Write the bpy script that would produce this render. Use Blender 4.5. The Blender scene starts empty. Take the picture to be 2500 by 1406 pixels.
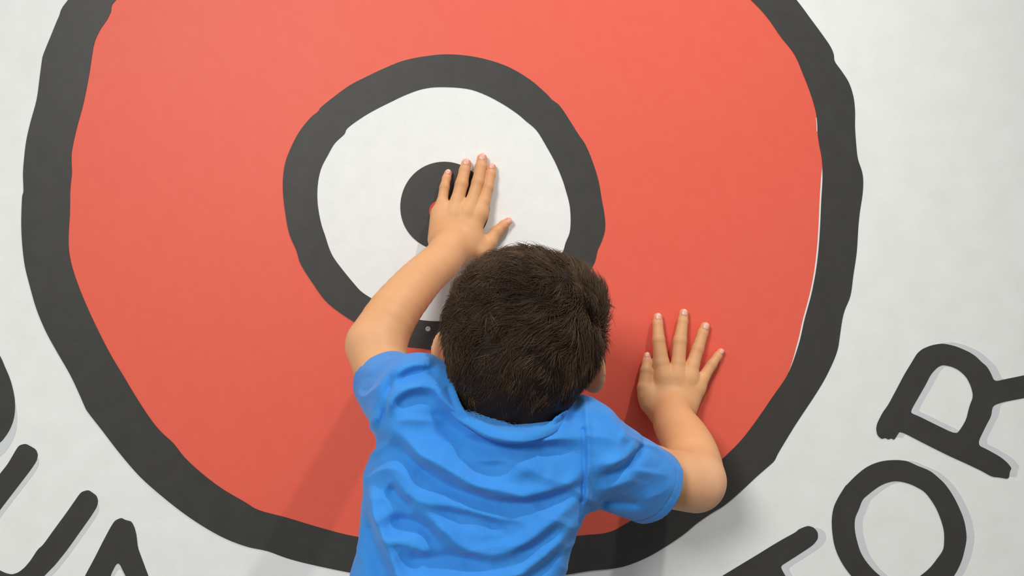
import bpy, bmesh, math, random
import numpy as np
from mathutils import Vector, Matrix

S = bpy.context.scene
C = S.collection
random.seed(3); rng = np.random.default_rng(3)

# ------------------------------------------------------------------ camera, light, exposure
F_PX, DIST, CAM_Z = 2100.0, 1.105, 1.0          # focal length in pixels of the 2500 px frame, camera to wall, camera height
cam_data = bpy.data.cameras.new('camera'); cam = bpy.data.objects.new('camera', cam_data); C.objects.link(cam)
cam.location = (0, -DIST, CAM_Z); cam.rotation_euler = (math.pi/2, 0, 0)
cam_data.sensor_width = 36; cam_data.lens = 36*F_PX/2500; cam_data.clip_start = .02
S.camera = cam

S.view_settings.view_transform = 'Standard'; S.view_settings.look = 'None'
S.view_settings.exposure = -0.09; S.view_settings.gamma = 1; S.view_settings.use_curve_mapping = False

world = bpy.data.worlds.new('room_light'); S.world = world; world.use_nodes = True
bgn = world.node_tree.nodes['Background']; bgn.inputs[0].default_value = (.985, 1.0, .995, 1); bgn.inputs[1].default_value = .50

def area(name, loc, target, size, power, col):
    l = bpy.data.lights.new(name, 'AREA'); l.shape = 'DISK'; l.size = size; l.energy = power; l.color = col
    o = bpy.data.objects.new(name, l); C.objects.link(o); o.location = loc
    o.rotation_euler = (Vector(target)-Vector(loc)).to_track_quat('-Z', 'Y').to_euler()
    return o
sl = bpy.data.lights.new('track_spot', 'SPOT'); sl.energy = 68; sl.color = (1, .985, .95); sl.spot_size = math.radians(60); sl.spot_blend = 1; sl.shadow_soft_size = .035
so = bpy.data.objects.new('track_spot', sl); C.objects.link(so); so.location = (.62, -.80, 2.55)      # casts the arm shadows
so.rotation_euler = (Vector((-.25, 0, .30))-Vector(so.location)).to_track_quat('-Z', 'Y').to_euler()
area('ceiling_lamp', (-1.3, -3.3, 2.4), (-.4, 0, .8), .9, 80, (1, .98, .95))      # softer lamp farther back

# ------------------------------------------------------------------ helpers
def W(px, py, d):
    """a point seen at pixel (px, py) of the photograph that stands d metres in front of the wall"""
    s = (DIST-d)/F_PX
    return np.array([(px-1250)*s, -d, CAM_Z-(py-703)*s])

def sc(d): return (DIST-d)/F_PX                     # metres per pixel at that depth

def nt(name):
    m = bpy.data.materials.new(name); m.use_nodes = True
    t = m.node_tree; b = t.nodes['Principled BSDF']
    return m, t, b

def lin(r, g, b): 
    f = lambda c: (c/255/12.92) if c/255 <= .04045 else ((c/255+.055)/1.055)**2.4
    return (f(r), f(g), f(b), 1)

def matte(name, c1, c2, scale=60, rough=.6, bump=.05, bscale=500, spec=.3, detail=4, stretch=None):
    m, t, b = nt(name)
    tc = t.nodes.new('ShaderNodeTexCoord')
    mp = t.nodes.new('ShaderNodeMapping'); t.links.new(tc.outputs['Object'], mp.inputs[0])
    if stretch: mp.inputs['Scale'].default_value = stretch
    n = t.nodes.new('ShaderNodeTexNoise'); n.inputs['Scale'].default_value = scale; n.inputs['Detail'].default_value = detail
    t.links.new(mp.outputs[0], n.inputs[0])
    r = t.nodes.new('ShaderNodeValToRGB'); r.color_ramp.elements[0].color = c1; r.color_ramp.elements[1].color = c2
    r.color_ramp.elements[0].position = .3; r.color_ramp.elements[1].position = .7
    t.links.new(n.outputs[0], r.inputs[0]); t.links.new(r.outputs[0], b.inputs['Base Color'])
    n2 = t.nodes.new('ShaderNodeTexNoise'); n2.inputs['Scale'].default_value = bscale; n2.inputs['Detail'].default_value = 3
    t.links.new(tc.outputs['Object'], n2.inputs[0])
    bp = t.nodes.new('ShaderNodeBump'); bp.inputs['Strength'].default_value = bump; bp.inputs['Distance'].default_value = .001
    t.links.new(n2.outputs[0], bp.inputs['Height']); t.links.new(bp.outputs[0], b.inputs['Normal'])
    b.inputs['Roughness'].default_value = rough; b.inputs['Specular IOR Level'].default_value = spec
    return m

WHITE = matte('white_wall_paper', lin(229, 230, 226), lin(235, 236, 233), 28, .7, .15, 240)
WHITE2 = matte('white_print', lin(230, 231, 228), lin(235, 236, 233), 45, .7, .15, 260)
RED = matte('red_print', lin(228, 96, 76), lin(230, 99, 79), 50, .5, .10, 420)
BLACK = matte('charcoal_print', lin(57, 56, 53), lin(62, 61, 58), 40, .5, .1, 420)
GREY = matte('pale_grey_print', lin(203, 208, 209), lin(209, 213, 214), 60, .7, .2, 260)
FLOOR = matte('grey_floor', lin(92, 88, 84), lin(104, 100, 95), 8, .45, .1, 80)
REDBTN = matte('red_plastic', lin(220, 40, 28), lin(226, 46, 34), 20, .35, .02, 300, spec=.5)

def link(name, me, mat=None, parent=None, origin=None, kind=None, label=None):
    o = bpy.data.objects.new(name, me); C.objects.link(o)
    if mat: me.materials.append(mat)
    if parent: o.parent = parent
    if kind: o['kind'] = kind
    if label: o['label'] = label
    return o

def tag(o, label, cat, group=None):
    o['label'] = label; o['category'] = cat
    if group: o['group'] = group

def empty(name, loc):
    e = bpy.data.objects.new(name, None); C.objects.link(e); e.location = loc; e.empty_display_size = .05
    return e

def box(name, lo, hi, mat, kind='structure'):
    bm = bmesh.new(); bmesh.ops.create_cube(bm, size=1)
    lo = Vector(lo); hi = Vector(hi)
    for v in bm.verts: v.co = Vector([(lo[i]+hi[i])/2+v.co[i]*(hi[i]-lo[i]) for i in range(3)])
    me = bpy.data.meshes.new(name); bm.to_mesh(me); bm.free()
    return link(name, me, mat, kind=kind)

# ------------------------------------------------------------------ setting
box('wall_back', (-2.6, 0, 0), (2.6, .12, 3.0), WHITE)
box('floor', (-2.6, -5.0, -.08), (2.6, 0, 0), FLOOR)
box('baseboard_back', (-2.6, -.014, 0), (2.6, 0, .09), matte('baseboard_paint', lin(214, 214, 210), lin(222, 222, 219), 20, .5, .05, 200))

# ------------------------------------------------------------------ prints on the wall
def catmull(pts, n=6, closed=True):
    pts = [np.array(p, float) for p in pts]; out = []; N = len(pts)
    for i in range(N):
        p0, p1, p2, p3 = pts[i-1], pts[i], pts[(i+1) % N], pts[(i+2) % N]
        for k in range(n):
            t = k/n
            out.append(.5*((2*p1)+(-p0+p2)*t+(2*p0-5*p1+4*p2-p3)*t*t+(-p0+3*p1-3*p2+p3)*t**3))
    return out

def chaikin(pts, it=2, q=.2):
    pts = [np.array(p, float) for p in pts]
    for _ in range(it):
        o = []
        for i in range(len(pts)):
            a, b = pts[i], pts[(i+1) % len(pts)]
            o += [a*(1-q)+b*q, a*q+b*(1-q)]
        pts = o
    return pts

def plate(name, loops, d0, d1, mat, parent, origin, offset=(0, 0)):
    """flat sheet on the wall, outlines in photograph pixels, from d0 to d1 metres off the wall"""
    cu = bpy.data.curves.new(name, 'CURVE'); cu.dimensions = '2D'; cu.fill_mode = 'BOTH'; cu.extrude = (d1-d0)/2
    for L in loops:
        sp = cu.splines.new('POLY'); sp.points.add(len(L)-1); sp.use_cyclic_u = True
        for i, p in enumerate(L):
            w = W(p[0]+offset[0], p[1]+offset[1], 0)
            sp.points[i].co = (w[0], w[2], 0, 1)
    tmp = bpy.data.objects.new('tmp', cu); C.objects.link(tmp)
    dg = bpy.context.evaluated_depsgraph_get()
    me = bpy.data.meshes.new_from_object(tmp.evaluated_get(dg)); me.name = name
    bpy.data.objects.remove(tmp); bpy.data.curves.remove(cu)
    me.materials.clear()
    M = Matrix(((1, 0, 0, -origin[0]), (0, 0, -1, -(d0+d1)/2-origin[1]), (0, 1, 0, -origin[2]), (0, 0, 0, 1)))
    me.transform(M)
    return link(name, me, mat, parent)

OUT_O = [(167,0),(144,42),(124,90),(107,132),(103,149),(97,194),(90,244),(75,299),(65,343),(60,383),(57,423),(58,466),(55,480),(53,523),(53,562),(56,607),(62,652),(74,700),(90,755),(113,810),(141,861),(171,913),(193,959),(207,991),(216,1007),(251,1052),(291,1104),(341,1162),(397,1212),(452,1255),(502,1288),(552,1315),(603,1334),(653,1345),(700,1362),(757,1377),(858,1398),(950,1412),(1080,1420),(1220,1417),(1320,1410),(1385,1402),(1440,1393),(1500,1387),(1540,1377),(1590,1355),(1640,1324),(1674,1300),(1700,1278),(1736,1253),(1767,1234),(1802,1205),(1847,1163),(1878,1136),(1891,1123),(1900,1105),(1927,1060),(1949,1025),(1985,971),(2012,927),(2034,882),(2045,851),(2050,820),(2056,780),(2063,754),(2076,721),(2083,671),(2091,616),(2095,555),(2099,516),(2105,477),(2107,444),(2104,419),(2094,388),(2090,355),(2087,311),(2087,272),(2083,236),(2072,202),(2055,175),(2038,151),(2035,133),(2027,114),(2008,86),(1977,44),(1944,0),
 (1850,-115),(1710,-250),(1520,-365),(1290,-440),(1060,-462),(830,-435),(610,-360),(430,-250),(290,-130)]
OUT_I = [(284,0),(271,30),(261,50),(244,75),(231,105),(224,144),(217,189),(204,254),(189,309),(177,363),(175,393),(176,423),(172,463),(171,523),(168,572),(169,612),(177,652),(193,700),(216,755),(241,808),(271,866),(301,916),(331,966),(367,1021),(394,1054),(424,1082),(452,1117),(492,1154),(542,1192),(598,1225),(633,1245),(700,1263),(780,1287),(868,1309),(980,1322),(1110,1327),(1240,1322),(1330,1314),(1404,1308),(1437,1305),(1471,1302),(1499,1294),(1530,1277),(1593,1240),(1609,1231),(1690,1180),(1757,1125),(1778,1106),(1812,1071),(1847,1025),(1887,967),(1918,922),(1932,893),(1945,856),(1954,825),(1964,780),(1980,721),(1991,666),(1998,610),(2002,555),(2005,488),(2008,433),(2006,388),(2000,355),(1996,327),(1995,300),(1991,272),(1980,233),(1961,183),(1939,133),(1905,89),(1872,42),(1833,0),
 (1730,-100),(1600,-195),(1440,-270),(1250,-315),(1050,-328),(850,-300),(660,-235),(500,-150),(380,-75)]
IN_O = [(1043,137),(1088,133),(1139,136),(1190,146),(1242,164),(1293,194),(1333,228),(1347,243),(1367,259),(1390,293),(1412,328),(1429,353),(1446,393),(1461,441),(1469,487),(1476,527),(1477,561),(1469,589),(1459,612),(1452,640),(1435,669),(1400,726),(1340,785),(1260,832),(1170,852),(1074,855),(1025,850),(980,844),(920,818),(863,785),(821,757),(792,731),(764,692),(735,646),(724,612),(707,572),(697,521),(691,464),(693,419),(701,384),(718,345),(735,316),(758,288),(777,272),(784,262),(815,237),(855,208),(900,185),(923,174),(969,154),(1003,144)]
IN_I = [(1074,213),(1139,217),(1185,232),(1230,256),(1264,279),(1284,296),(1310,319),(1333,356),(1355,396),(1372,436),(1381,464),(1390,498),(1393,532),(1391,566),(1381,592),(1375,612),(1366,625),(1340,675),(1290,727),(1220,763),(1150,780),(1077,784),(1017,779),(960,757),(909,729),(883,712),(866,694),(838,660),(815,629),(804,606),(795,578),(784,544),(776,498),(776,453),(784,413),(801,379),(818,350),(841,328),(849,313),(883,288),(917,268),(957,248),(991,232),(1031,218)]
cx, cy = 1085, 500
def red_edge():
    o = []
    for p in catmull(OUT_I, 4):
        v = p-np.array([cx, cy]); u = v/np.linalg.norm(v)
        k = 14.0
        if p[0] > 1900 and 392 < p[1] < 935:                       # the thin pale gap on the right
            g = min((p[1]-392)/45, 1, (935-p[1])/90); k = 1.0*(1-g)-4.2*g
        elif p[0] > 1900 and 285 < p[1] < 322: k = -2.2
        o.append(p+u*k)
    return o
org = W(1085, 480, 0)
emb = empty('round_wall_emblem', org)
tag(emb, 'huge red disc printed on the white wall with charcoal rings and a black centre', 'emblem')
plate('red_disc', [red_edge()], .0, .0004, RED, emb, org)
plate('outer_ring', [catmull(OUT_O, 4), catmull(OUT_I, 4)], .0, .0009, BLACK, emb, org)
plate('white_disc', [catmull(IN_O, 4)], .0004, .0007, WHITE2, emb, org)
plate('inner_ring', [catmull(IN_O, 4), catmull(IN_I, 4)], .0007, .0011, BLACK, emb, org)
circ = lambda x, y, r, n=96, a=.006: [(x+r*(1+a*math.sin(3*t+1))*math.cos(t), y+r*(1+a*math.sin(2*t))*math.sin(t)) for t in [2*math.pi*i/n for i in range(n)]]
plate('centre_dot', [circ(1086, 504, 109)], .0007, .0012, BLACK, emb, org)
plate('red_spot', [circ(1074, 516, 26, 48)], .0012, .0018, REDBTN, emb, org)

# little steel screw head in the lower part of the inner ring
bm = bmesh.new(); N = 24
rings = []
for r, h in ((.0042, .0), (.0041, .0006), (.0032, .0012), (.0016, .0015), (.0014, .0009)):
    rings.append([bm.verts.new((r*math.cos(2*math.pi*i/N), -h, r*math.sin(2*math.pi*i/N))) for i in range(N)])
for a, b in zip(rings, rings[1:]):
    for i in range(N): bm.faces.new((a[i], a[(i+1) % N], b[(i+1) % N], b[i]))
bm.faces.new(rings[-1])
bmesh.ops.recalc_face_normals(bm, faces=bm.faces)
me = bpy.data.meshes.new('screw'); bm.to_mesh(me); bm.free()
for p in me.polygons: p.use_smooth = True
SCREW = matte('dull_steel', lin(175, 178, 178), lin(190, 192, 190), 100, .35, .05, 900, spec=.6)
scr = link('screw', me, SCREW, emb); w = W(1045, 803, .0011); scr.location = Vector(w)-Vector(org); scr['label'] = 'small steel screw head in the dark inner ring'
scr.location.y = -.0011; scr.scale = (.8, 1, .8)

def zl(ox, oy, s, L): return [(ox+x/s, oy+y/s) for x, y in L]
R2 = lambda L: zl(1700, 780, 2.246, L)
L1 = lambda L: zl(0, 700, 1.9914, L)
letters = [
 ('large charcoal hand-drawn capital letter R at the right edge of the wall', (20, -4), [
  chaikin(R2([(1350,130),(1420,145),(1490,175),(1530,200),(1565,235),(1590,255),(1612,290),(1633,340),(1700,325),(1797,305),(1930,275),(1990,280),(2000,330),(1985,385),(1920,405),(1797,430),(1690,450),(1640,465),(1622,480),(1615,530),(1590,575),(1537,685),(1600,715),(1670,755),(1705,785),(1728,815),(1718,830),(1712,875),(1660,865),(1620,862),(1560,828),(1480,790),(1380,745),(1250,680),(1115,610),(1100,635),(1083,660),(1068,650),(1052,658),(1035,648),(1015,655),(992,635),(985,600),(990,570),(1020,510),(1050,470),(1085,405),(1140,300),(1180,235),(1210,185),(1240,160),(1290,140)])),
  chaikin(R2([(1350,248),(1400,258),(1440,278),(1480,315),(1505,365),(1518,420),(1495,480),(1480,545),(1455,590),(1425,630),(1300,570),(1220,530),(1175,512),(1180,490),(1220,420),(1260,350),(1285,300),(1320,262)]))]),
 ('large charcoal hand-drawn round letter O below the letter R', (20, 1), [
  catmull(R2([(1080,770),(1150,775),(1210,800),(1280,830),(1330,870),(1365,905),(1400,955),(1430,1010),(1460,1080),(1475,1140),(1480,1200),(1470,1260),(1450,1330),(1410,1406),(1340,1480),(1240,1540),(1130,1560),(1010,1525),(920,1465),(850,1406),(790,1320),(755,1230),(742,1120),(750,1040),(775,980),(815,915),(825,905),(880,850),(940,805),(1010,778)]), 4),
  catmull(R2([(1100,886),(1160,898),(1210,920),(1255,950),(1300,1010),(1330,1070),(1355,1150),(1358,1220),(1350,1265),(1320,1310),(1280,1360),(1225,1406),(1160,1445),(1080,1440),(1010,1406),(950,1350),(905,1285),(882,1220),(868,1150),(870,1090),(890,1040),(910,990),(940,960),(1000,915),(1050,893)]), 4)]),
 ('charcoal hand-drawn letter T cut by the bottom edge, left of the letter O', (20, 4), [
  chaikin(R2([(545,1165),(560,1150),(590,1137),(615,1130),(645,1140),(665,1165),(667,1200),(640,1235),(580,1275),(510,1320),(462,1350),(470,1375),(510,1440),(570,1540),(640,1650),(700,1740),(640,1800),(570,1790),(520,1720),(440,1590),(365,1470),(340,1440),(240,1500),(120,1575),(40,1610),(-30,1590),(-40,1530),(0,1490),(60,1455),(140,1406),(240,1345),(340,1285),(420,1235),(480,1200)]))]),
 ('charcoal hand-drawn letter A at the bottom left beside the emblem', (3, 14), [
  chaikin(L1([(540,1165),(560,1135),(590,1122),(610,1133),(640,1140),(655,1170),(665,1210),(670,1265),(690,1320),(722,1406),(760,1500),(810,1630),(800,1690),(740,1700),(705,1650),(690,1590),(480,1580),(420,1690),(360,1720),(310,1690),(320,1600),(413,1406),(460,1320),(500,1240)])),
  chaikin(L1([(575,1330),(612,1406),(660,1500),(525,1495),(535,1406)]))]),
 ('charcoal hand-drawn letter U on the left, between the letter A and the left edge', (3, 15), [
  chaikin(L1([(0,910),(40,860),(80,790),(95,770),(125,762),(150,775),(175,790),(185,815),(180,845),(150,890),(100,955),(50,1020),(0,1085),(-50,1160),(-75,1240),(-70,1310),(-40,1355),(0,1378),(30,1392),(60,1398),(90,1388),(120,1365),(150,1330),(185,1275),(210,1255),(260,1185),(330,1090),(385,1010),(400,995),(430,987),(450,1000),(470,1015),(478,1040),(472,1070),(440,1120),(390,1190),(330,1275),(270,1350),(250,1370),(215,1406),(150,1470),(60,1515),(-50,1505),(-130,1450),(-175,1360),(-180,1260),(-150,1140),(-80,1010)]))]),
 ('rounded charcoal letter mostly cut off by the left edge of the picture', (5, 30), [
  catmull(L1([(0,335),(25,390),(50,450),(68,520),(74,580),(68,640),(50,690),(25,730),(0,757),(-60,790),(-150,800),(-260,760),(-340,670),(-370,550),(-350,430),(-290,330),(-200,270),(-100,260),(-40,290)]), 4),
  catmull(L1([(-60,560),(-80,640),(-150,690),(-230,650),(-265,560),(-240,450),(-180,385),(-110,400),(-75,470)]), 4)]),
]
for lab, off, loops in letters:
    m = np.mean(np.array(loops[0]), axis=0); o = W(m[0], m[1], 0)
    e = empty('letter', o); tag(e, lab, 'letter', 'letters around the round emblem')
    plate('letter_face', loops, .0003, .0008, BLACK, e, o)
    plate('letter_shadow', loops, .0, .0003, GREY, e, o, off)['label'] = 'pale grey printed shadow'

# ------------------------------------------------------------------ implicit surfaces
def smin(a, b, k):
    h = np.clip(.5+.5*(b-a)/k, 0, 1); return b*(1-h)+a*h-k*h*(1-h)
def rcone(P, a, b, ra, rb, sy=1.0):
    """tapered capsule; sy > 1 flattens it in depth"""
    if sy != 1.0:
        q = np.array([1, sy, 1.]); P = P*q; a = a*q; b = b*q
    ab = b-a; t = np.clip(((P-a)@ab)/max(ab@ab, 1e-12), 0, 1)
    return np.linalg.norm(P-a-t[:, None]*ab, axis=1)-(ra+t*(rb-ra))
def ell(P, c, r, rot=None):
    q = P-c
    if rot is not None: q = q@rot
    r = np.array(r); k0 = np.linalg.norm(q/r, axis=1); k1 = np.linalg.norm(q/(r*r), axis=1)+1e-9
    return k0*(k0-1)/k1
def sstep(x, a, b):
    t = np.clip((x-a)/(b-a), 0, 1); return t*t*(3-2*t)

class Field:
    def __init__(s): s.items = []
    def add(s, fn, pts, r, k=.01):
        pts = np.array(pts); s.items.append((fn, pts.min(0)-r, pts.max(0)+r, k)); return s
    def cone(s, a, b, ra, rb, k=.01, sy=1.0):
        return s.add(lambda P: rcone(P, a, b, ra, rb, sy), [a, b], max(ra, rb), k)
    def ell(s, c, r, k=.01, rot=None):
        return s.add(lambda P: ell(P, c, r, rot), [c], max(r), k)
    def __call__(s, P, lo=None, hi=None):
        f = np.full(len(P), .5)
        for fn, a, b, k in s.items:
            if lo is not None and (np.any(a-.03 > hi) or np.any(b+.03 < lo)): continue
            f = smin(f, fn(P), k) if k > 0 else np.maximum(f, fn(P))
        return f

def surface_nets(field, lo, hi, h, B=24):
    lo = np.array(lo); hi = np.array(hi); nb = np.ceil((hi-lo)/(h*B)).astype(int)
    G = nb*B+2
    bi = np.stack(np.meshgrid(*[np.arange(n) for n in nb], indexing='ij'), -1).reshape(-1, 3)
    cen = lo+(bi+.5)*B*h; fc = field(cen)
    bi = bi[np.abs(fc) < B*h*1.5+.012]
    ax = np.arange(B+1); gi, gj, gk = np.meshgrid(ax, ax, ax, indexing='ij')
    loc = np.stack([gi, gj, gk], -1).reshape(-1, 3)
    cid, cpos, quads = [], [], []
    key = lambda I: (I[:, 0]*G[1]+I[:, 1])*G[2]+I[:, 2]
    for b in bi:
        base = b*B; P = lo+(base+loc)*h
        v = field(P, P[0], P[-1])
        if v.min() > 0 or v.max() < 0: continue
        V = v.reshape(B+1, B+1, B+1); s = V < 0
        cnt = np.zeros((B, B, B)); acc = np.zeros((B, B, B, 3))
        for axis in range(3):
            A = np.moveaxis(V, axis, 0); a, c = A[:-1], A[1:]
            cr = (a < 0) != (c < 0); t = np.where(cr, a/(np.where(cr, a-c, 1)), 0)
            for u in (0, 1):
                for w in (0, 1):
                    crs = cr[:, u:B+u, w:B+w]; ts = t[:, u:B+u, w:B+w]
                    crm = np.moveaxis(crs, 0, axis); tm = np.moveaxis(ts, 0, axis)
                    cnt += crm
                    o = [u, w]; o.insert(axis, None)
                    for k3 in range(3):
                        acc[..., k3] += crm*(tm if k3 == axis else o[k3])
        act = np.argwhere(cnt > 0)
        p = acc[act[:, 0], act[:, 1], act[:, 2]]/cnt[act[:, 0], act[:, 1], act[:, 2]][:, None]
        gidx = act+base; cid.append(key(gidx)); cpos.append(lo+(gidx+p)*h)
        for axis in range(3):
            A = np.moveaxis(s, axis, 0)
            a, c = A[:-1, :-1, :-1], A[1:, :-1, :-1]
            E = np.argwhere(a != c)
            if not len(E): continue
            ins = a[E[:, 0], E[:, 1], E[:, 2]]
            order = [1, 2]; order.insert(axis, 0)
            I = np.empty_like(E); rest = [x for x in range(3) if x != axis]
            I[:, axis] = E[:, 0]; I[:, rest[0]] = E[:, 1]; I[:, rest[1]] = E[:, 2]
            I = I+base
            du = np.zeros(3, int); du[rest[0]] = 1; dv = np.zeros(3, int); dv[rest[1]] = 1
            q = np.stack([key(I-du-dv), key(I-dv), key(I), key(I-du)], 1)
            flip = ~ins if axis != 1 else ins
            q[flip] = q[flip][:, ::-1]
            quads.append(q)
    cid = np.concatenate(cid); cpos = np.concatenate(cpos); quads = np.concatenate(quads)
    o = np.argsort(cid); cs = cid[o]
    ix = np.searchsorted(cs, quads); ix = np.clip(ix, 0, len(cs)-1)
    ok = (cs[ix] == quads).all(1)
    return cpos, o[ix[ok]]

def np_mesh(name, V, Q, origin):
    V = V-np.array(origin); me = bpy.data.meshes.new(name)
    me.vertices.add(len(V)); me.vertices.foreach_set('co', V.astype(np.float32).ravel())
    n = Q.shape[1]
    me.loops.add(Q.size); me.loops.foreach_set('vertex_index', Q.astype(np.int32).ravel())
    me.polygons.add(len(Q)); me.polygons.foreach_set('loop_start', np.arange(0, Q.size, n, dtype=np.int32))
    me.polygons.foreach_set('use_smooth', np.ones(len(Q), bool))
    me.update(calc_edges=True); me.validate()
    return me

def vcol(me, name, col):
    at = me.color_attributes.new(name, 'FLOAT_COLOR', 'POINT')
    c = np.ones((len(me.vertices), 4), np.float32); c[:, :3] = col
    at.data.foreach_set('color', c.ravel())

def wob(P, s, seed=0):
    r = np.random.default_rng(seed); o = 0
    for i in range(6):
        k = r.normal(size=3); k = k/np.linalg.norm(k)*s*(.6+.8*r.random()); o = o+np.sin(P@k+r.random()*6.28)
    return o/6

# ------------------------------------------------------------------ the child
A = lambda *t: W(*t)
FOOT = np.array([-.075, -.29, 0.])
person = empty('person', FOOT)
tag(person, 'child in a bright blue t-shirt seen from behind, both palms pressed against the emblem', 'person')

# fingers: base (knuckle) -> middle joint -> tip, with depths and radii in pixels
def finger(pts, rad):
    P3 = [A(x, y, d) for x, y, d in pts]; r = [q*sc(.01) for q in rad]
    return P3, r
LH = {  # the raised hand
 'pinky':  finger([(1082,528,.019),(1080,492,.0165),(1085,458,.0135),(1090,436,.0095),(1094,423,.0075)], [15,13,12,10.5,9.5]),
 'ring':   finger([(1110,518,.021),(1117,488,.0185),(1127,450,.0155),(1134,417,.0105),(1138.5,399,.0085)], [18,16.5,16,13.5,12]),
 'middle': finger([(1142,514,.022),(1154,490,.0195),(1167,447,.016),(1174,408,.0115),(1177,387,.009)], [18,16.5,16,14,12.5]),
 'index':  finger([(1171,520,.020),(1181,492,.0175),(1191,459,.0145),(1198,426,.0100),(1200.5,409,.008)], [18,15.5,13.5,12,10.8]),
 'thumb':  finger([(1172,612,.020),(1196,590,.0145),(1212,566,.011),(1230,549,.009),(1241,540,.008)], [22,17,14.5,11.5,9.5]),
}
RH = {
 'pinky':  finger([(1704,944,.018),(1717,922,.0155),(1737,891,.012),(1751,871,.009),(1759,859,.0075)], [17,14.5,12.5,10.5,9]),
 'ring':   finger([(1683,920,.021),(1691,890,.018),(1703,853,.0145),(1715,815,.010),(1721,798,.0085)], [19,16.5,15,13,12]),
 'middle': finger([(1652,918,.022),(1656,885,.019),(1660,832,.0155),(1667,785,.011),(1669,765,.009)], [20,17,16.5,12.5,11.5]),
 'index':  finger([(1622,918,.021),(1615,885,.018),(1608,830,.015),(1606,790,.0105),(1606,775,.009)], [21,18.5,15.5,12.5,11.5]),
 'thumb':  finger([(1586,985,.024),(1573,946,.0215),(1577,905,.0165),(1579,882,.0115),(1580,869,.009)], [23,17,13.5,10.5,9.5]),
}
def chain_f(P3, r):
    def fn(P):
        f = np.full(len(P), .5)
        for i in range(len(P3)-1): f = smin(f, rcone(P, P3[i], P3[i+1], r[i], r[i+1]), .0022)
        return f
    return fn

arms = Field()
def hand(H, wrist, palm, sy):
    """palm built from five metacarpal bars, then the separate fingers"""
    allp = [wrist[0]]+[H[n][0][i] for n in H for i in range(len(H[n][0]))]+[p[0] for p in palm]
    def fn(P):
        pf = np.full(len(P), .5)
        for a, b, ra, rb in palm: pf = smin(pf, rcone(P, a, b, ra, rb, sy), .010)
        ff = np.full(len(P), .5)
        for n in H: 
            if n != 'thumb': ff = smin(ff, chain_f(*H[n])(P), .0008)
        f = smin(pf, ff, .0085)
        f = smin(f, chain_f(*H['thumb'])(P), .0065)
        return f
    return fn, allp
s0 = sc(.02)
def PB(x0, y0, d0, r0, x1, y1, d1, r1): return (A(x0, y0, d0), A(x1, y1, d1), r0*s0, r1*s0)
Lpalm = [PB(1077,524,.016,27, 1079,582,.023,35), PB(1110,518,.018,20, 1092,588,.025,32), PB(1142,514,.019,20, 1110,592,.027,34), PB(1168,522,.018,22, 1130,600,.028,34), PB(1160,590,.020,26, 1125,610,.028,30)]
Rpalm = [PB(1700,944,.018,19, 1668,998,.026,28), PB(1683,925,.020,22, 1655,1000,.028,32), PB(1652,922,.021,22, 1640,1000,.029,34), PB(1622,925,.020,24, 1622,1000,.029,32), PB(1586,968,.023,26, 1608,1005,.029,27), PB(1690,960,.018,22, 1672,996,.026,26)]
fn, pts = hand(LH, (A(1095,606,.034),), Lpalm, 1.22); arms.add(fn, pts, .02, .012)
def tube(F, pts, radii, k):
    """one limb: a smooth centre line with a smoothly varying radius"""
    P4 = [np.r_[p, r] for p, r in zip(pts, radii)]; P4 = [2*P4[0]-P4[1]]+P4+[2*P4[-1]-P4[-2]]; L = []
    for i in range(1, len(P4)-2):
        p0, p1, p2, p3 = P4[i-1:i+3]
        for q in range(3):
            t = q/3; L.append(.5*((2*p1)+(-p0+p2)*t+(2*p0-5*p1+4*p2-p3)*t*t+(-p0+3*p1-3*p2+p3)*t**3))
    L.append(P4[-2]); L = np.array(L)
    def fn(P):
        f = np.full(len(P), .5)
        for a, b in zip(L, L[1:]): f = smin(f, rcone(P, a[:3], b[:3], a[3], b[3]), .0012)
        return f
    F.add(fn, L[:, :3], L[:, 3].max(), k)
tube(arms, [A(1100,602,.036), A(1078,636,.056), A(1042,668,.080), A(1008,704,.105), A(960,764,.136), A(920,835,.155)], [.0238, .0242, .0250, .0266, .0290, .0318], .010)
tube(arms, [A(917,848,.157), A(939,918,.184), A(990,975,.235)], [.0322, .0292, .031], .008)
fn, pts = hand(RH, (A(1642,1010,.036),), Rpalm, 1.2); arms.add(fn, pts, .02, .012)
tube(arms, [A(1641,1004,.036), A(1648,1034,.055), A(1670,1068,.078), A(1686,1102,.102), A(1694,1138,.127), A(1697,1170,.150)], [.0236, .0262, .0285, .0302, .0318, .0325], .010)
tube(arms, [A(1695,1176,.155), A(1662,1172,.166), A(1620,1165,.178), A(1540,1135,.205)], [.0330, .0322, .0305, .0300], .008)
Va, Qa = surface_nets(arms, (-.24, -.30, .72), (.28, -.001, 1.17), .00095)

# head, ears, neck, trunk, legs
HC = A(1280, 785, .240)
th = math.radians(5)                                   # the head leans a little to the right
ROT = np.array([[math.cos(th), 0, math.sin(th)], [0, 1, 0], [-math.sin(th), 0, math.cos(th)]]).T
def H(x, y, z): return HC+ROT.T@np.array([x, y, z]) if False else HC+np.array([x*math.cos(th)+z*math.sin(th), y, -x*math.sin(th)+z*math.cos(th)])
def headf(P):
    f = ell(P, H(0, -.004, -.002), (.0700, .083, .0670))
    f = smin(f, ell(P, H(-.004, -.014, -.047), (.0635, .063, .053)), .03)      # occiput
    f = smin(f, ell(P, H(0, .022, -.045), (.058, .058, .060)), .03)           # face mass
    return f
body = Field()
body.add(headf, [HC], .11, .01)
body.ell(H(0, .044, -.088), (.030, .026, .020), .025)                          # chin
for s in (-1, 1):
    body.ell(H(s*.040, .045, -.050), (.022, .020, .024), .02)                  # cheek
    body.ell(H(s*.026, .070, -.006), (.024, .010, .008), .012)                 # brow
body.cone(H(0, .078, -.020), H(0, .089, -.043), .005, .0085, .010)             # nose
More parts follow.
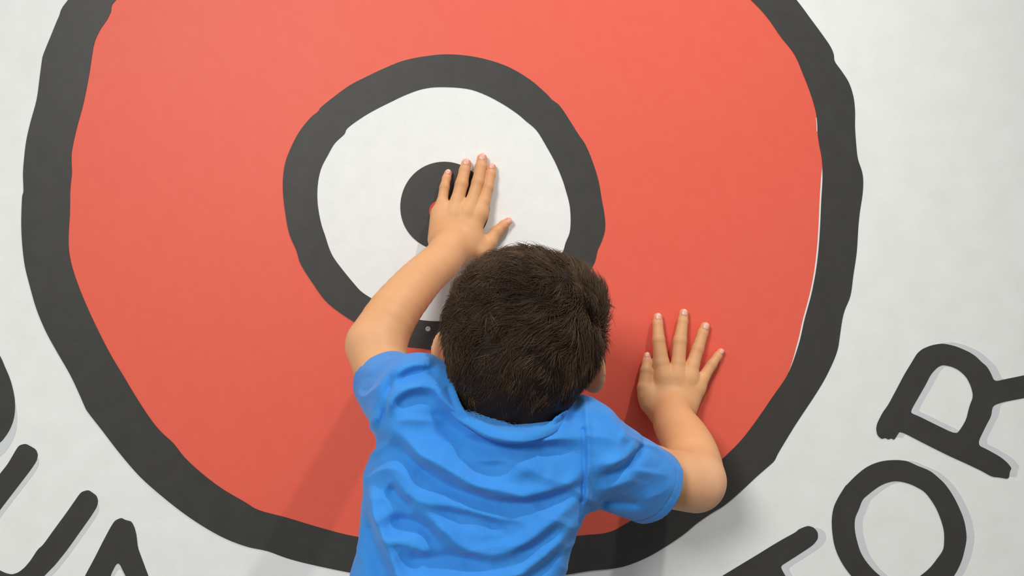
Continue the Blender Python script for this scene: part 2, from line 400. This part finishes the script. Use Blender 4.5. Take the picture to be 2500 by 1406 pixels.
for s in (-1, 1): body.ell(H(s*.008, .083, -.045), (.005, .006, .004), .005)
body.ell(H(0, .0785, -.066), (.018, .006, .0035), .004)                        # lips
body.ell(H(0, .077, -.0735), (.015, .006, .0042), .004)
body.cone(A(1258, 935, .225), A(1228, 1070, .245), .037, .037, .015)            # neck
body.cone(A(1225, 1090, .245), A(1015, 1000, .248), .030, .031, .02)
body.cone(A(1225, 1090, .245), A(1415, 1080, .245), .030, .031, .02)
body.cone(A(990, 985, .250), A(960, 935, .198), .0335, .0312, .02)
body.cone(A(1420, 1085, .245), A(1560, 1143, .20), .0335, .0288, .02)
pel = np.array([-.072, -.272, .525])
chest = A(1175, 1190, .253)
body.ell(chest, (.078, .040, .09), .03)
body.cone(chest, pel+(0, 0, .03), .060, .068, .03, 1.45)
hipR, hipL = pel+(.045, 0, -.015), pel+(-.045, 0, -.015)
for s, hip in ((-1, hipL), (1, hipR)):
    knee = np.array([-.072+s*.052, -.262, .30]); ank = np.array([-.072+s*.056, -.285, .055])
    body.cone(hip, knee, .053, .037, .03); body.cone(knee, knee*.62+ank*.38+(0, -.006, 0), .036, .034, .02)
    body.cone(knee*.62+ank*.38+(0, -.006, 0), ank, .034, .022, .02)
    body.cone(ank, ank+(0, .07, -.03), .022, .020, .02)
# ears
def ear(s, c, tilt):
    u = np.array([math.sin(tilt)*s, 0, math.cos(tilt)])
    def fn(P):
        q = P-c; z = q@u; y = q[:, 1]; x = q[:, 0]*s-(y*-.75)
        rr = np.sqrt((y/.0135)**2+((z)/.0215)**2)
        f = np.maximum((rr-1)*.0135, np.abs(x-.004*sstep(rr, .4, 1.0))-.0030)
        rim = np.sqrt(((rr-.88)*.0135)**2+(x-.004)**2)-.0032
        return smin(f, rim, .002)
    return fn
earL, earR = A(1096, 862, .222), A(1436, 903, .212)
body.add(ear(-1, earL, math.radians(-3)), [earL], .03, .004)
body.add(ear(1, earR, math.radians(4)), [earR], .03, .004)
for s in (-1, 1):                                        # eye sockets cut into the face
    c = H(s*.029, .079, -.020)
    fnn = (lambda c: lambda P: -ell(P, c, (.0125, .010, .0075)))(c)
    body.add(fnn, [c], 5, 0)
mc = H(0, .0865, -.0698)
body.add(lambda P: -ell(P, mc, (.015, .006, .0010)), [mc], 5, 0)
Vb, Qb = surface_nets(body, (-.26, -.42, -.0), (.24, -.06, 1.12), .0021)

V = np.concatenate([Va, Vb]); Q = np.concatenate([Qa, Qb+len(Va)])
me = np_mesh('body', V, Q, FOOT)
# skin tone per vertex: warmer knuckles, finger tips and elbows, crease shade painted in
V = np.array([0.]*len(me.vertices)*3, np.float32); me.vertices.foreach_get('co', V); V = V.reshape(-1, 3)+FOOT
base = np.array(lin(220, 167, 119)[:3]); pink = np.array(lin(226, 138, 116)[:3]); tan = np.array(lin(192, 130, 86)[:3]); pale = np.array(lin(232, 178, 146)[:3])
col = np.tile(base, (len(V), 1)); n1 = wob(V, 90, 5)*.5+wob(V, 220, 6)*.3
def mix(col, c, w): return col*(1-w[:, None])+c*w[:, None]
col = mix(col, tan, np.clip(.16+.30*n1, 0, .5))
for Hh in (LH, RH):
    for nme, (P3, r) in Hh.items():
        tip = P3[-1]; ax = tip-P3[-2]; ax /= np.linalg.norm(ax)
        dd = np.linalg.norm(V-tip, axis=1); col = mix(col, pink, .60*np.exp(-(dd/.0085)**2))
        j = P3[2]; aj = P3[3]-P3[1]; aj /= np.linalg.norm(aj)
        near = np.exp(-(np.linalg.norm(V-j, axis=1)/.011)**2)
        for off in (-.0022, 0, .0024):  # groove shade put into the skin colour as thin dark lines, not modelled
            col = mix(col, tan*.62, near*.42*np.exp(-(((V-j)@aj-off)/.00055)**2))
        col = mix(col, tan, near*.30)
        if nme != 'thumb':
            j = P3[3]; near = np.exp(-(np.linalg.norm(V-j, axis=1)/.009)**2)
            for off in (-.001, .001): col = mix(col, tan*.7, near*.30*np.exp(-(((V-j)@aj-off)/.0005)**2))  # same painted crease shade at the end joints
for e in (A(1745, 1190, .185), A(880, 850, .15)): col = mix(col, pale, .55*np.exp(-(np.linalg.norm(V-e, axis=1)/.03)**2))
for e in (A(1660, 1232, .17), A(1065, 560, .035), A(1590, 1000, .03)): col = mix(col, tan, .35*np.exp(-(np.linalg.norm(V-e, axis=1)/.016)**2))
for e in (earL, earR): col = mix(col, pink, .55*np.exp(-(np.linalg.norm(V-e, axis=1)/.02)**2))
for e in (H(0, .082, -.066), H(0, .082, -.074)): col = mix(col, np.array(lin(190, 90, 84)[:3]), .8*np.exp(-(np.linalg.norm((V-e)/np.array([.016, .01, .005]), axis=1))**4))
vcol(me, 'tone', col)
SKIN, t, b = nt('skin')
at = t.nodes.new('ShaderNodeVertexColor'); at.layer_name = 'tone'; t.links.new(at.outputs[0], b.inputs['Base Color'])
b.inputs['Roughness'].default_value = .52; b.inputs['Specular IOR Level'].default_value = .35
b.inputs['Subsurface Weight'].default_value = .15; b.inputs['Subsurface Radius'].default_value = (1, .35, .2); b.inputs['Subsurface Scale'].default_value = .004
tc = t.nodes.new('ShaderNodeTexCoord'); n = t.nodes.new('ShaderNodeTexNoise'); n.inputs['Scale'].default_value = 900; t.links.new(tc.outputs['Object'], n.inputs[0])
bp = t.nodes.new('ShaderNodeBump'); bp.inputs['Strength'].default_value = .10; bp.inputs['Distance'].default_value = .0006; t.links.new(n.outputs[0], bp.inputs['Height']); t.links.new(bp.outputs[0], b.inputs['Normal'])
body_o = link('body', me, SKIN, person)

# fingernails
NAIL = matte('nail', lin(226, 168, 150), lin(232, 178, 160), 200, .32, .0, 300, spec=.5)
for Hh in (LH, RH):
    for nme, (P3, r) in Hh.items():
        tip, prev, rt = P3[-1], P3[-2], r[-1]
        a = tip-prev; a /= np.linalg.norm(a); up = np.array([0, -1., 0])
        if nme == 'thumb': up = np.array([.35 if Hh is LH else -.15, -1., -.35 if Hh is LH else .1])
        up = up-(up@a)*a; up /= np.linalg.norm(up); sd = np.cross(a, up)
        bm = bmesh.new(); g = []
        nu, nv = 9, 9
        for i in range(nu):
            row = []
            for j in range(nv):
                u = i/(nu-1)*2-1; v = j/(nv-1)*2-1
                wv = .92*math.sqrt(max(0, 1-(abs(v)**3.2)*.75))
                ang = u*.78*wv; L = v*rt*.80*(1-.16*u*u)
                rad = rt+.00095-.0011*max(abs(u), abs(v))**6
                p = tip+a*(L+rt*.02)+rad*(math.sin(ang)*sd+math.cos(ang)*up)
                if L > 0: p = p-up*(.22*L*L/rt)
                row.append(bm.verts.new(Vector(p-FOOT)))
            g.append(row)
        for i in range(nu-1):
            for j in range(nv-1): bm.faces.new((g[i][j], g[i+1][j], g[i+1][j+1], g[i][j+1]))
        bmesh.ops.recalc_face_normals(bm, faces=bm.faces)
        m2 = bpy.data.meshes.new('fingernail'); bm.to_mesh(m2); bm.free()
        for p in m2.polygons: p.use_smooth = True
        link('fingernail', m2, NAIL, body_o)
# eyes
EYE, t, b = nt('eye'); b.inputs['Roughness'].default_value = .1
tc = t.nodes.new('ShaderNodeTexCoord'); sx = t.nodes.new('ShaderNodeSeparateXYZ'); t.links.new(tc.outputs['Object'], sx.inputs[0])
rp = t.nodes.new('ShaderNodeValToRGB'); rp.color_ramp.interpolation = 'CONSTANT'
rp.color_ramp.elements[0].color = (.75, .72, .68, 1); rp.color_ramp.elements[1].position = .86; rp.color_ramp.elements[1].color = (.05, .02, .01, 1)
e3 = rp.color_ramp.elements.new(.965); e3.color = (.004, .004, .004, 1)
mm = t.nodes.new('ShaderNodeMath'); mm.operation = 'DIVIDE'; mm.inputs[1].default_value = .0098; t.links.new(sx.outputs[1], mm.inputs[0])
t.links.new(mm.outputs[0], rp.inputs[0]); t.links.new(rp.outputs[0], b.inputs['Base Color'])
for s in (-1, 1):
    bm = bmesh.new(); bmesh.ops.create_uvsphere(bm, u_segments=24, v_segments=16, radius=.0098)
    m2 = bpy.data.meshes.new('eyeball'); bm.to_mesh(m2); bm.free()
    for p in m2.polygons: p.use_smooth = True
    o = link('eyeball', m2, EYE, body_o); o.location = Vector(H(s*.029, .0665, -.020)-FOOT)

# ------------------------------------------------------------------ t-shirt
fold_defs = [  # (points in photograph pixels on the back, amplitude m, width m)
 ([(1040,940),(1071,973),(1127,1012),(1186,1044),(1245,1060),(1324,1071),(1415,1080)], .0085, .0065),
 ([(1000,985),(1060,1030),(1127,1072),(1190,1092),(1250,1093),(1330,1098),(1420,1118)], -.0065, .010),
 ([(1087,1103),(1150,1128),(1206,1138),(1250,1120)], -.0045, .009),
 ([(941,1056),(988,1075),(1028,1107),(1087,1135),(1147,1166),(1206,1190),(1265,1202),(1324,1198),(1384,1186),(1425,1160)], .0075, .0078),
 ([(935,1090),(985,1118),(1040,1160),(1100,1192),(1160,1212),(1240,1228),(1320,1224),(1390,1206),(1430,1196)], -.0050, .0075),
 ([(1250,1165),(1290,1142),(1330,1165),(1370,1160)], .0022, .008),
 ([(950,1150),(975,1185),(1016,1214),(1087,1226),(1160,1240),(1215,1262),(1240,1285)], .0055, .0070),
 ([(940,1195),(975,1225),(1010,1240)], -.0050, .008),
 ([(1050,1240),(1110,1250),(1180,1258),(1215,1285),(1240,1302)], -.0040, .007),
 ([(1000,1235),(1040,1249),(1087,1281),(1127,1317),(1186,1340),(1245,1332),(1305,1300),(1364,1261),(1418,1230)], .0068, .0080),
 ([(1125,1290),(1190,1300),(1240,1292)], .0022, .006),
 ([(937,1287),(975,1277),(1015,1280),(1055,1305),(1080,1335)], -.0055, .0075),
 ([(940,1310),(980,1322),(1020,1330),(1060,1350)], .0035, .006),
 ([(893,1200),(905,1240),(921,1277),(945,1324),(969,1376),(995,1420),(1030,1480)], .0075, .0068),
 ([(885,1270),(900,1330),(925,1390),(950,1450)], -.0045, .011),
 ([(975,1345),(1008,1368),(1087,1356),(1140,1358),(1200,1366)], -.0060, .009),
 ([(1000,1410),(1080,1400),(1180,1408),(1260,1392),(1344,1344),(1400,1290)], .0060, .0085),
 ([(1250,1350),(1310,1330),(1370,1290)], -.0035, .008),
 ([(1260,1425),(1330,1390),(1378,1340)], -.0040, .008),
 ([(1090,1450),(1200,1455),(1300,1430)], -.005, .010), ([(900,1500),(1000,1530),(1150,1520)], .006, .01), ([(1100,1590),(1250,1560),(1340,1520)], .006, .012),
 ([(932,1020),(950,985),(975,963),(1008,949),(1048,945)], .0055, .0065),
 ([(955,1010),(985,985),(1030,978),(1062,990)], -.0045, .008),
 ([(948,935),(965,915),(1000,898),(1050,900)], .0042, .006),
 ([(960,950),(990,925),(1030,918),(1062,925)], -.0042, .006),
 ([(947,925),(936,975),(928,1020),(914,1062)], -.0045, .0045),
 ([(1394,978),(1410,1007),(1406,1050)], -.0040, .007),
 ([(1350,1035),(1385,1000),(1400,985)], .0035, .007),
 ([(1446,1140),(1480,1138),(1520,1122),(1555,1098),(1580,1080)], -.0060, .0062),
 ([(1450,1110),(1490,1104),(1535,1092),(1570,1070)], .0045, .0065),
 ([(1448,1172),(1500,1162),(1550,1150)], .0032, .008),
 ([(1450,1222),(1500,1222),(1540,1230),(1575,1246)], -.0045, .008),
 ([(1500,1040),(1530,1065),(1545,1085)], .0025, .006),
 ([(1088,960),(1110,1000),(1165,1042),(1230,1066),(1300,1072),(1350,1062),(1380,1030)], -.0022, .0022),
 ([(1437,990),(1440,1050),(1440,1120),(1438,1180),(1436,1240)], .0022, .0030),
 ([(1429,1060),(1431,1120),(1430,1180),(1428,1240)], -.0020, .0024),
]
HM = .001; hx0, hz0, nx, nz = -.25, .44, 480, 520
gx, gz = np.meshgrid(hx0+np.arange(nx)*HM, hz0+np.arange(nz)*HM, indexing='ij')
hmap = np.zeros((nx, nz))
for pts, amp, wd in fold_defs:
    P2 = [W(x, y, .315 if x < 1442 else .25)[[0, 2]] for x, y in pts]
    # smooth polyline
    Pc = [P2[0]+(P2[0]-P2[1])]+P2+[P2[-1]+(P2[-1]-P2[-2])]; L = []
    for i in range(1, len(Pc)-2):
        for k in range(5):
            tt = k/5; p0, p1, p2, p3 = Pc[i-1:i+3]
            L.append(.5*((2*p1)+(-p0+p2)*tt+(2*p0-5*p1+4*p2-p3)*tt*tt+(-p0+3*p1-3*p2+p3)*tt**3))
    L.append(P2[-1]); L = np.array(L)
    cum = np.r_[0, np.cumsum(np.linalg.norm(np.diff(L, axis=0), axis=1))]; tot = cum[-1]
    best = np.full(gx.shape, 9.); bt = np.zeros(gx.shape)
    for i in range(len(L)-1):
        a, b = L[i], L[i+1]; ab = b-a
        tt = np.clip(((gx-a[0])*ab[0]+(gz-a[1])*ab[1])/max(ab@ab, 1e-12), 0, 1)
        dd = np.hypot(gx-a[0]-tt*ab[0], gz-a[1]-tt*ab[1])
        mk = dd < best; best = np.where(mk, dd, best); bt = np.where(mk, (cum[i]+tt*(cum[i+1]-cum[i]))/tot, bt)
    taper = np.clip(np.minimum(bt, 1-bt)*4+.15, 0, 1) if wd > .0035 else 1
    hmap += amp*(1.5 if amp > 0 else 1.8)*taper*np.exp(-(best/wd)**1.7)
def hsample(x, z):
    u = np.clip((x-hx0)/HM, 0, nx-1.001); v = np.clip((z-hz0)/HM, 0, nz-1.001); i = u.astype(int); j = v.astype(int); fu = u-i; fv = v-j
    return hmap[i, j]*(1-fu)*(1-fv)+hmap[i+1, j]*fu*(1-fv)+hmap[i, j+1]*(1-fu)*fv+hmap[i+1, j+1]*fu*fv

sec = []   # torso sections: height, centre x, half width, centre depth, half depth
for y, l, r, d in ((1040,960,1425,.252),(1080,925,1433,.253),(1150,902,1436,.255),(1240,888,1432,.258),(1300,880,1404,.26),(1350,872,1388,.262),(1406,862,1378,.264),(1480,852,1372,.266),(1600,838,1368,.268)):
    a = W(l, y, d); b = W(r, y, d); sec.append((a[2], (a[0]+b[0])/2, (b[0]-a[0])/2, d, .066+.0))
sec.append((.56, -.072, .113, .270, .078)); sec.append((.44, -.072, .115, .272, .088))
sec = np.array(sorted(sec))
def torso(P):
    z = P[:, 2]; cxx = np.interp(z, sec[:, 0], sec[:, 1]); hw = np.interp(z, sec[:, 0], sec[:, 2]); dd = np.interp(z, sec[:, 0], sec[:, 3]); hd = np.interp(z, sec[:, 0], sec[:, 4])
    x = np.abs(P[:, 0]-cxx)/hw; y = np.abs(P[:, 1]+dd)/hd
    e = (x**2.3+y**2.3)**(1/2.3)
    top = z-A(1200, 1048, .25)[2]
    f = (e-1)*hd
    return -smin(-f, -top, .035)
shirt = Field()
tz = [np.array([sec[:, 1].min()-.13, -.35, .44]), np.array([.10, -.18, A(1200, 1040, .25)[2]])]
shirt.add(torso, tz, .02, .03)
shirt.cone(A(1215, 1060, .252), A(1026, 972, .252), .047, .034, .030)
shirt.cone(A(1215, 1060, .252), A(1408, 1062, .250), .047, .036, .030)
# raised left sleeve and right sleeve
hemL, axL = A(940, 932, .172), None
shL = A(1018, 990, .252); shirt.cone(shL, hemL+(hemL-shL)*.25, .0465, .0335, .022)
hemR = A(1592, 1187, .195); shR = A(1428, 1108, .250); shirt.cone(shR, hemR+(hemR-shR)*.25, .0470, .0385, .018)
axL = (hemL-shL)/np.linalg.norm(hemL-shL); axR = (hemR-shR)/np.linalg.norm(hemR-shR)
cB = A(1262, 1040, .312); cL = A(1095, 928, .25); cR = A(1388, 968, .242)
cN = np.cross(cL-cB, cR-cB); cN /= np.linalg.norm(cN); cN = cN if cN[2] > 0 else -cN
nk0, nk1 = A(1238, 1020, .252), A(1275, 900, .222)
shirt.cone(A(1225, 1100, .255), A(1252, 1000, .252), .058, .050, .022)
naxis = (nk1-nk0)/np.linalg.norm(nk1-nk0)
def shirt_out(P, lo=None, hi=None):
    f = shirt(P, lo, hi)
    w = sstep(-P[:, 1], .19, .24)
    lat = np.abs(P[:, 0]-np.interp(P[:, 2], sec[:, 0], sec[:, 1]))/np.interp(P[:, 2], sec[:, 0], sec[:, 2])
    w = w*(1-.75*sstep(lat, .80, 1.02)*sstep(-P[:, 2], -A(1200, 1225, .25)[2], -A(1200, 1260, .25)[2]))
    f = f-hsample(P[:, 0], P[:, 2])*w*.8-.0007*wob(P, 160, 9)-.0016*wob(P*np.array([1, 1, 1.8]), 62, 11)-.0024*(1-np.abs(wob(P*np.array([.7, 1, 1.6])+.004*wob(P, 80, 3)[:, None], 95, 12))*3).clip(0, 1)*w
    # stitched hems at the sleeves
    for c, ax in ((hemL, axL), (hemR, axR)):
        q = P-c; tt = q@ax; rr = np.linalg.norm(q-tt[:, None]*ax, axis=1)
        f = f+np.where(rr < .065, .0009*np.exp(-((tt+.013)/.0011)**2), 0)
    return f
def shirt_f(P, lo=None, hi=None):
    f = shirt_out(P, lo, hi)
    th_ = .0068-.0036*np.exp(-(np.abs((P-hemL)@axL)/.02)**2)-.0036*np.exp(-(np.abs((P-hemR)@axR)/.02)**2)
    f = np.maximum(f, -(f+th_))
    for c, ax in ((hemL, axL), (hemR, axR)):
        q = P-c; tt = q@ax; rr = np.linalg.norm(q-tt[:, None]*ax, axis=1)
        f = np.where(rr < .075, np.maximum(f, np.where(rr < .075, tt, -1)), f)
    f = np.maximum(f, .475+.004*np.sin(P[:, 0]*30)-P[:, 2])
    q = P-nk0; rn = np.linalg.norm(q-(q@naxis)[:, None]*naxis, axis=1)
    f = np.where(rn < .11, np.maximum(f, (P-cB)@cN-1.3*np.maximum(rn-.060, 0)), f)
    f = np.maximum(f, -rcone(P, nk0, nk1, .0430, .0455, 1.0))
    return f
Vs, Qs = surface_nets(shirt_f, (-.26, -.40, .44), (.24, -.10, .97), .0015)
FAB, t, b = nt('blue_jersey')
tc = t.nodes.new('ShaderNodeTexCoord')
n = t.nodes.new('ShaderNodeTexNoise'); n.inputs['Scale'].default_value = 25; n.inputs['Detail'].default_value = 5; t.links.new(tc.outputs['Object'], n.inputs[0])
rp = t.nodes.new('ShaderNodeValToRGB'); rp.color_ramp.elements[0].position = .3; rp.color_ramp.elements[1].position = .7
rp.color_ramp.elements[0].color = lin(50, 131, 212); rp.color_ramp.elements[1].color = lin(59, 142, 220)
t.links.new(n.outputs[0], rp.inputs[0]); t.links.new(rp.outputs[0], b.inputs['Base Color'])
n2 = t.nodes.new('ShaderNodeTexNoise'); n2.inputs['Scale'].default_value = 1300; t.links.new(tc.outputs['Object'], n2.inputs[0])
n3 = t.nodes.new('ShaderNodeTexNoise'); n3.inputs['Scale'].default_value = 55; n3.inputs['Detail'].default_value = 4; t.links.new(tc.outputs['Object'], n3.inputs[0])
bp = t.nodes.new('ShaderNodeBump'); bp.inputs['Strength'].default_value = .25; bp.inputs['Distance'].default_value = .0006; t.links.new(n2.outputs[0], bp.inputs['Height'])
bp2 = t.nodes.new('ShaderNodeBump'); bp2.inputs['Strength'].default_value = .35; bp2.inputs['Distance'].default_value = .004; t.links.new(n3.outputs[0], bp2.inputs['Height']); t.links.new(bp.outputs[0], bp2.inputs['Normal'])
t.links.new(bp2.outputs[0], b.inputs['Normal'])
b.inputs['Roughness'].default_value = .8; b.inputs['Specular IOR Level'].default_value = .2; b.inputs['Sheen Weight'].default_value = .15
shirt_o = link('t_shirt', np_mesh('t_shirt', Vs, Qs, FOOT), FAB, person)

# ribbed neckband round the neck opening
ax = (nk1-nk0)/np.linalg.norm(nk1-nk0); e1 = np.array([1, 0, 0.]); e1 = e1-(e1@ax)*ax; e1 /= np.linalg.norm(e1); e2 = np.cross(ax, e1)
bm = bmesh.new(); N = 160; prof = [(-.011, .0030), (-.0095, .0042), (-.001, .0030), (.0015, .0012), (.0015, -.0045), (-.011, -.0045)]; rr = []
for i in range(N):
    a = 2*math.pi*i/N; dirv = e1*math.cos(a)+e2*math.sin(a)
    rs = np.linspace(.070, .040, 61); tt = ((cB-nk0-dirv*rs[:, None])@cN)/(ax@cN)-.005
    fv = shirt_out(nk0+dirv*rs[:, None]+ax*tt[:, None]); k = np.where(fv < 0)[0]
    rr.append((rs[k[0]] if len(k) else .047))
rr = np.array(rr)
rr = np.minimum(rr, .062)
for _ in range(12): rr = (np.roll(rr, 1)+rr*2+np.roll(rr, -1))/4
rows = []
for i in range(N):
    a = 2*math.pi*i/N; dirv = e1*math.cos(a)+e2*math.sin(a); rib = .00025*math.cos(i*math.pi)
    tc0 = ((cB-nk0-dirv*rr[i])@cN)/(ax@cN)
    rows.append([bm.verts.new(Vector(nk0+dirv*(rr[i]+o+rib)+ax*(tc0+t_)-FOOT)) for t_, o in prof])
for i in range(N):
    a, b2 = rows[i], rows[(i+1) % N]
    for j in range(len(prof)): bm.faces.new((a[j], a[(j+1) % len(prof)], b2[(j+1) % len(prof)], b2[j]))
bmesh.ops.recalc_face_normals(bm, faces=bm.faces)
m2 = bpy.data.meshes.new('neckband'); bm.to_mesh(m2); bm.free()
for p in m2.polygons: p.use_smooth = True
link('neckband', m2, FAB, shirt_o)

# shorts and shoes (below the picture)
shorts = Field()
shorts.cone(pel+(0, 0, .06), pel+(0, 0, -.01), .076, .080, .03, 1.25)
for s in (-1, 1): shorts.cone(pel+(s*.045, 0, -.03), np.array([-.072+s*.054, -.266, .30]), .057, .056, .022)
def shorts_f(P, lo=None, hi=None):
    f = shorts(P, lo, hi)-.0015*wob(P, 70, 21); f = np.maximum(f, -(f+.006)); f = np.maximum(f, .325-P[:, 2]); return np.maximum(f, P[:, 2]-.60)
Vq, Qq = surface_nets(shorts_f, (-.22, -.40, .28), (.08, -.15, .63), .0032)
link('shorts', np_mesh('shorts', Vq, Qq, FOOT), matte('navy_cotton', lin(38, 46, 66), lin(46, 54, 76), 60, .85, .2, 900), person)
SHOE = matte('grey_canvas', lin(90, 92, 96), lin(104, 106, 110), 90, .8, .2, 900); SOLE = matte('white_rubber', lin(222, 222, 218), lin(230, 230, 227), 60, .5, .05, 300)
for s in (-1, 1):
    a = np.array([-.072+s*.056, -.285, .045]); sh = Field()
    sh.cone(a+(0, -.012, 0), a+(s*.006, .085, -.012), .031, .026, .01); sh.cone(a, a+(0, .01, .028), .031, .028, .02)
    def shf(P, lo=None, hi=None, sh=sh, a=a):
        f = sh(P, lo, hi); f = np.maximum(f, .014-P[:, 2]); return np.maximum(f, P[:, 2]-.092)
    Vq, Qq = surface_nets(shf, a-(.06, .07, .05), a+(.06, .16, .07), .0025)
    so = link('shoe', np_mesh('shoe', Vq, Qq, FOOT), SHOE, person)
    sl = Field(); sl.cone(a+(0, -.012, -.03), a+(s*.006, .085, -.03), .036, .032, .01)
    def slf(P, lo=None, hi=None, sl=sl): f = sl(P, lo, hi); f = np.maximum(f, .0006-P[:, 2]); return np.maximum(f, P[:, 2]-.018)
    Vq, Qq = surface_nets(slf, a-(.06, .07, .05), a+(.06, .16, .03), .0025)
    link('sole', np_mesh('sole', Vq, Qq, FOOT), SOLE, so)

# ------------------------------------------------------------------ hair
def hairzone(P):
    """positive where hair grows: everything behind the ears, the crown, down to the nape"""
    q = P-HC; x = q[:, 0]*math.cos(th)-q[:, 2]*math.sin(th); z = q[:, 0]*math.sin(th)+q[:, 2]*math.cos(th); y = q[:, 1]
    line = np.where(y > .0, .012+(y-.0)*.55, -.109+.9*np.maximum(y+.045, 0)**.5*.47)      # lower border by depth
    line = np.where(y > .062, .040, line)
    return z-line
def grad(f, P, e=.0005):
    g = np.stack([f(P+np.eye(3)[i]*e)-f(P-np.eye(3)[i]*e) for i in range(3)], 1)
    return g/(np.linalg.norm(g, axis=1)[:, None]+1e-9)
def scalp(P):
    return smin(headf(P), rcone(P, A(1262, 935, .232), A(1240, 1010, .255), .041, .038), .03)
def cap_f(P, lo=None, hi=None):
    f = scalp(P)-.0045-.0015*wob(P, 220, 31)-.0012*wob(P, 420, 32)
    return -smin(-f, hairzone(P)*.7, .004)*1.0
Vh, Qh = surface_nets(cap_f, HC-(.13, .13, .14), HC+(.13, .13, .13), .0018)
whorl = A(1418, 768, .28)
NS = 30000
D = rng.normal(size=(NS*3, 3)); D /= np.linalg.norm(D, axis=1)[:, None]
R0 = HC+D*.10+np.array([0, 0, -.02])*rng.random((len(D), 1))
for _ in range(5): R0 = R0-grad(scalp, R0)*scalp(R0)[:, None]
R0 = R0[hairzone(R0) > .001][:NS]; NS = len(R0)
nrm = grad(scalp, R0)
v = R0-whorl; dist = np.linalg.norm(v, axis=1)
swirl = np.cross(nrm, v)*.55
q = R0-HC
front = sstep(q[:, 1], -.03, .05)*sstep(q[:, 2], .02, .06)
low = sstep(-q[:, 2], .0, .06)
t0 = v/(dist[:, None]+.01)+swirl/(dist[:, None]+.01)*np.exp(-dist/.05)[:, None]+np.array([0, 0, -1.3])*low[:, None]+np.array([-.5, .5, .2])*front[:, None]
# tufts: neighbouring strands share a direction wobble
def vnoise(P, s, seed): return np.stack([wob(P, s, seed+i) for i in range(3)], 1)
t0 = t0+vnoise(R0, 300, 40)*1.5+vnoise(R0, 110, 50)*.9+rng.normal(size=t0.shape)*.13
t0 = t0-(t0*nrm).sum(1)[:, None]*nrm; t0 /= np.linalg.norm(t0, axis=1)[:, None]
edge = hairzone(R0)
Ls = (.010+.016*sstep(q[:, 2], -.07, .03)+.007*sstep(q[:, 0], .045, .07))*(.75+.5*rng.random(NS))*np.clip(.35+edge/.04, .35, 1)
right = sstep(q[:, 0], .045, .075)*sstep(q[:, 2], -.05, .0)
lift = .36+.30*wob(R0, 330, 60)+.35*right+.10*rng.normal(size=NS)+.25*np.exp(-(dist/.03)**2)
lift = np.clip(lift, .08, .95)*(.35+.65*sstep(edge, 0, .05))
K = 5; pts = [R0+nrm*.0015]; P = pts[0].copy(); tdir = t0.copy()
for k in range(K):
    g = grad(scalp, P); tdir = tdir-(tdir*g).sum(1)[:, None]*g; tdir /= np.linalg.norm(tdir, axis=1)[:, None]+1e-9
    lf = lift*(1.35-.28*k)
    dv = tdir+g*lf[:, None]; dv /= np.linalg.norm(dv, axis=1)[:, None]
    P = P+dv*(Ls/K)[:, None]; pts.append(P.copy())
pts = np.stack(pts, 1)                                           # NS, K+1, 3
rad = np.array([.00028, .00032, .00030, .00024, .00016, .00004])
tan_ = np.gradient(pts, axis=1); tan_ /= np.linalg.norm(tan_, axis=2)[..., None]+1e-9
ref = np.repeat(nrm[:, None], K+1, 1); sdv = np.cross(tan_, ref); sdv /= np.linalg.norm(sdv, axis=2)[..., None]+1e-9; up = np.cross(sdv, tan_)
vs = np.stack([pts+(sdv*math.cos(a)+up*math.sin(a))*rad[None, :, None] for a in (math.pi/2, math.pi*7/6, math.pi*11/6)], 2)   # NS,K+1,3,3
idx = np.arange(NS*(K+1)*3).reshape(NS, K+1, 3)
qd = np.concatenate([np.stack([idx[:, :-1, a], idx[:, :-1, (a+1) % 3], idx[:, 1:, (a+1) % 3], idx[:, 1:, a]], -1).reshape(-1, 4) for a in range(3)])
Vall = np.concatenate([Vh, vs.reshape(-1, 3)]); Qall = np.concatenate([Qh, qd+len(Vh)])
me = np_mesh('hair', Vall, Qall, FOOT)
tuft = .5+.5*np.clip(wob(R0, 230, 70)*2.0, -1, 1)
shade = np.clip(.25+.75*tuft*rng.random(NS)**.7, 0, 1)
dk = np.array(lin(34, 24, 19)[:3]); ltc = np.array(lin(112, 87, 64)[:3])
hc = dk+(ltc-dk)*shade[:, None]
hc = np.concatenate([np.tile(dk*.8, (len(Vh), 1)), np.repeat(hc, (K+1)*3, axis=0)])
if len(me.vertices) == len(hc): vcol(me, 'tone', hc)
HAIR, t, b = nt('dark_brown_hair')
at = t.nodes.new('ShaderNodeVertexColor'); at.layer_name = 'tone'; t.links.new(at.outputs[0], b.inputs['Base Color'])
b.inputs['Roughness'].default_value = .6; b.inputs['Specular IOR Level'].default_value = .22
link('hair', me, HAIR, person)
for s in (-1, 1):                                                # eyebrows
    br = Field(); br.cone(H(s*.014, .078, -.002), H(s*.040, .068, -.001), .0028, .0018, .002)
    Vq, Qq = surface_nets(br, H(0, .07, 0)-(.06, .03, .02), H(0, .07, 0)+(.06, .03, .02), .0009)
    link('eyebrow', np_mesh('eyebrow', Vq, Qq, FOOT), matte('brow_hair', lin(38, 28, 22), lin(50, 38, 30), 300, .7, .2, 900), body_o)
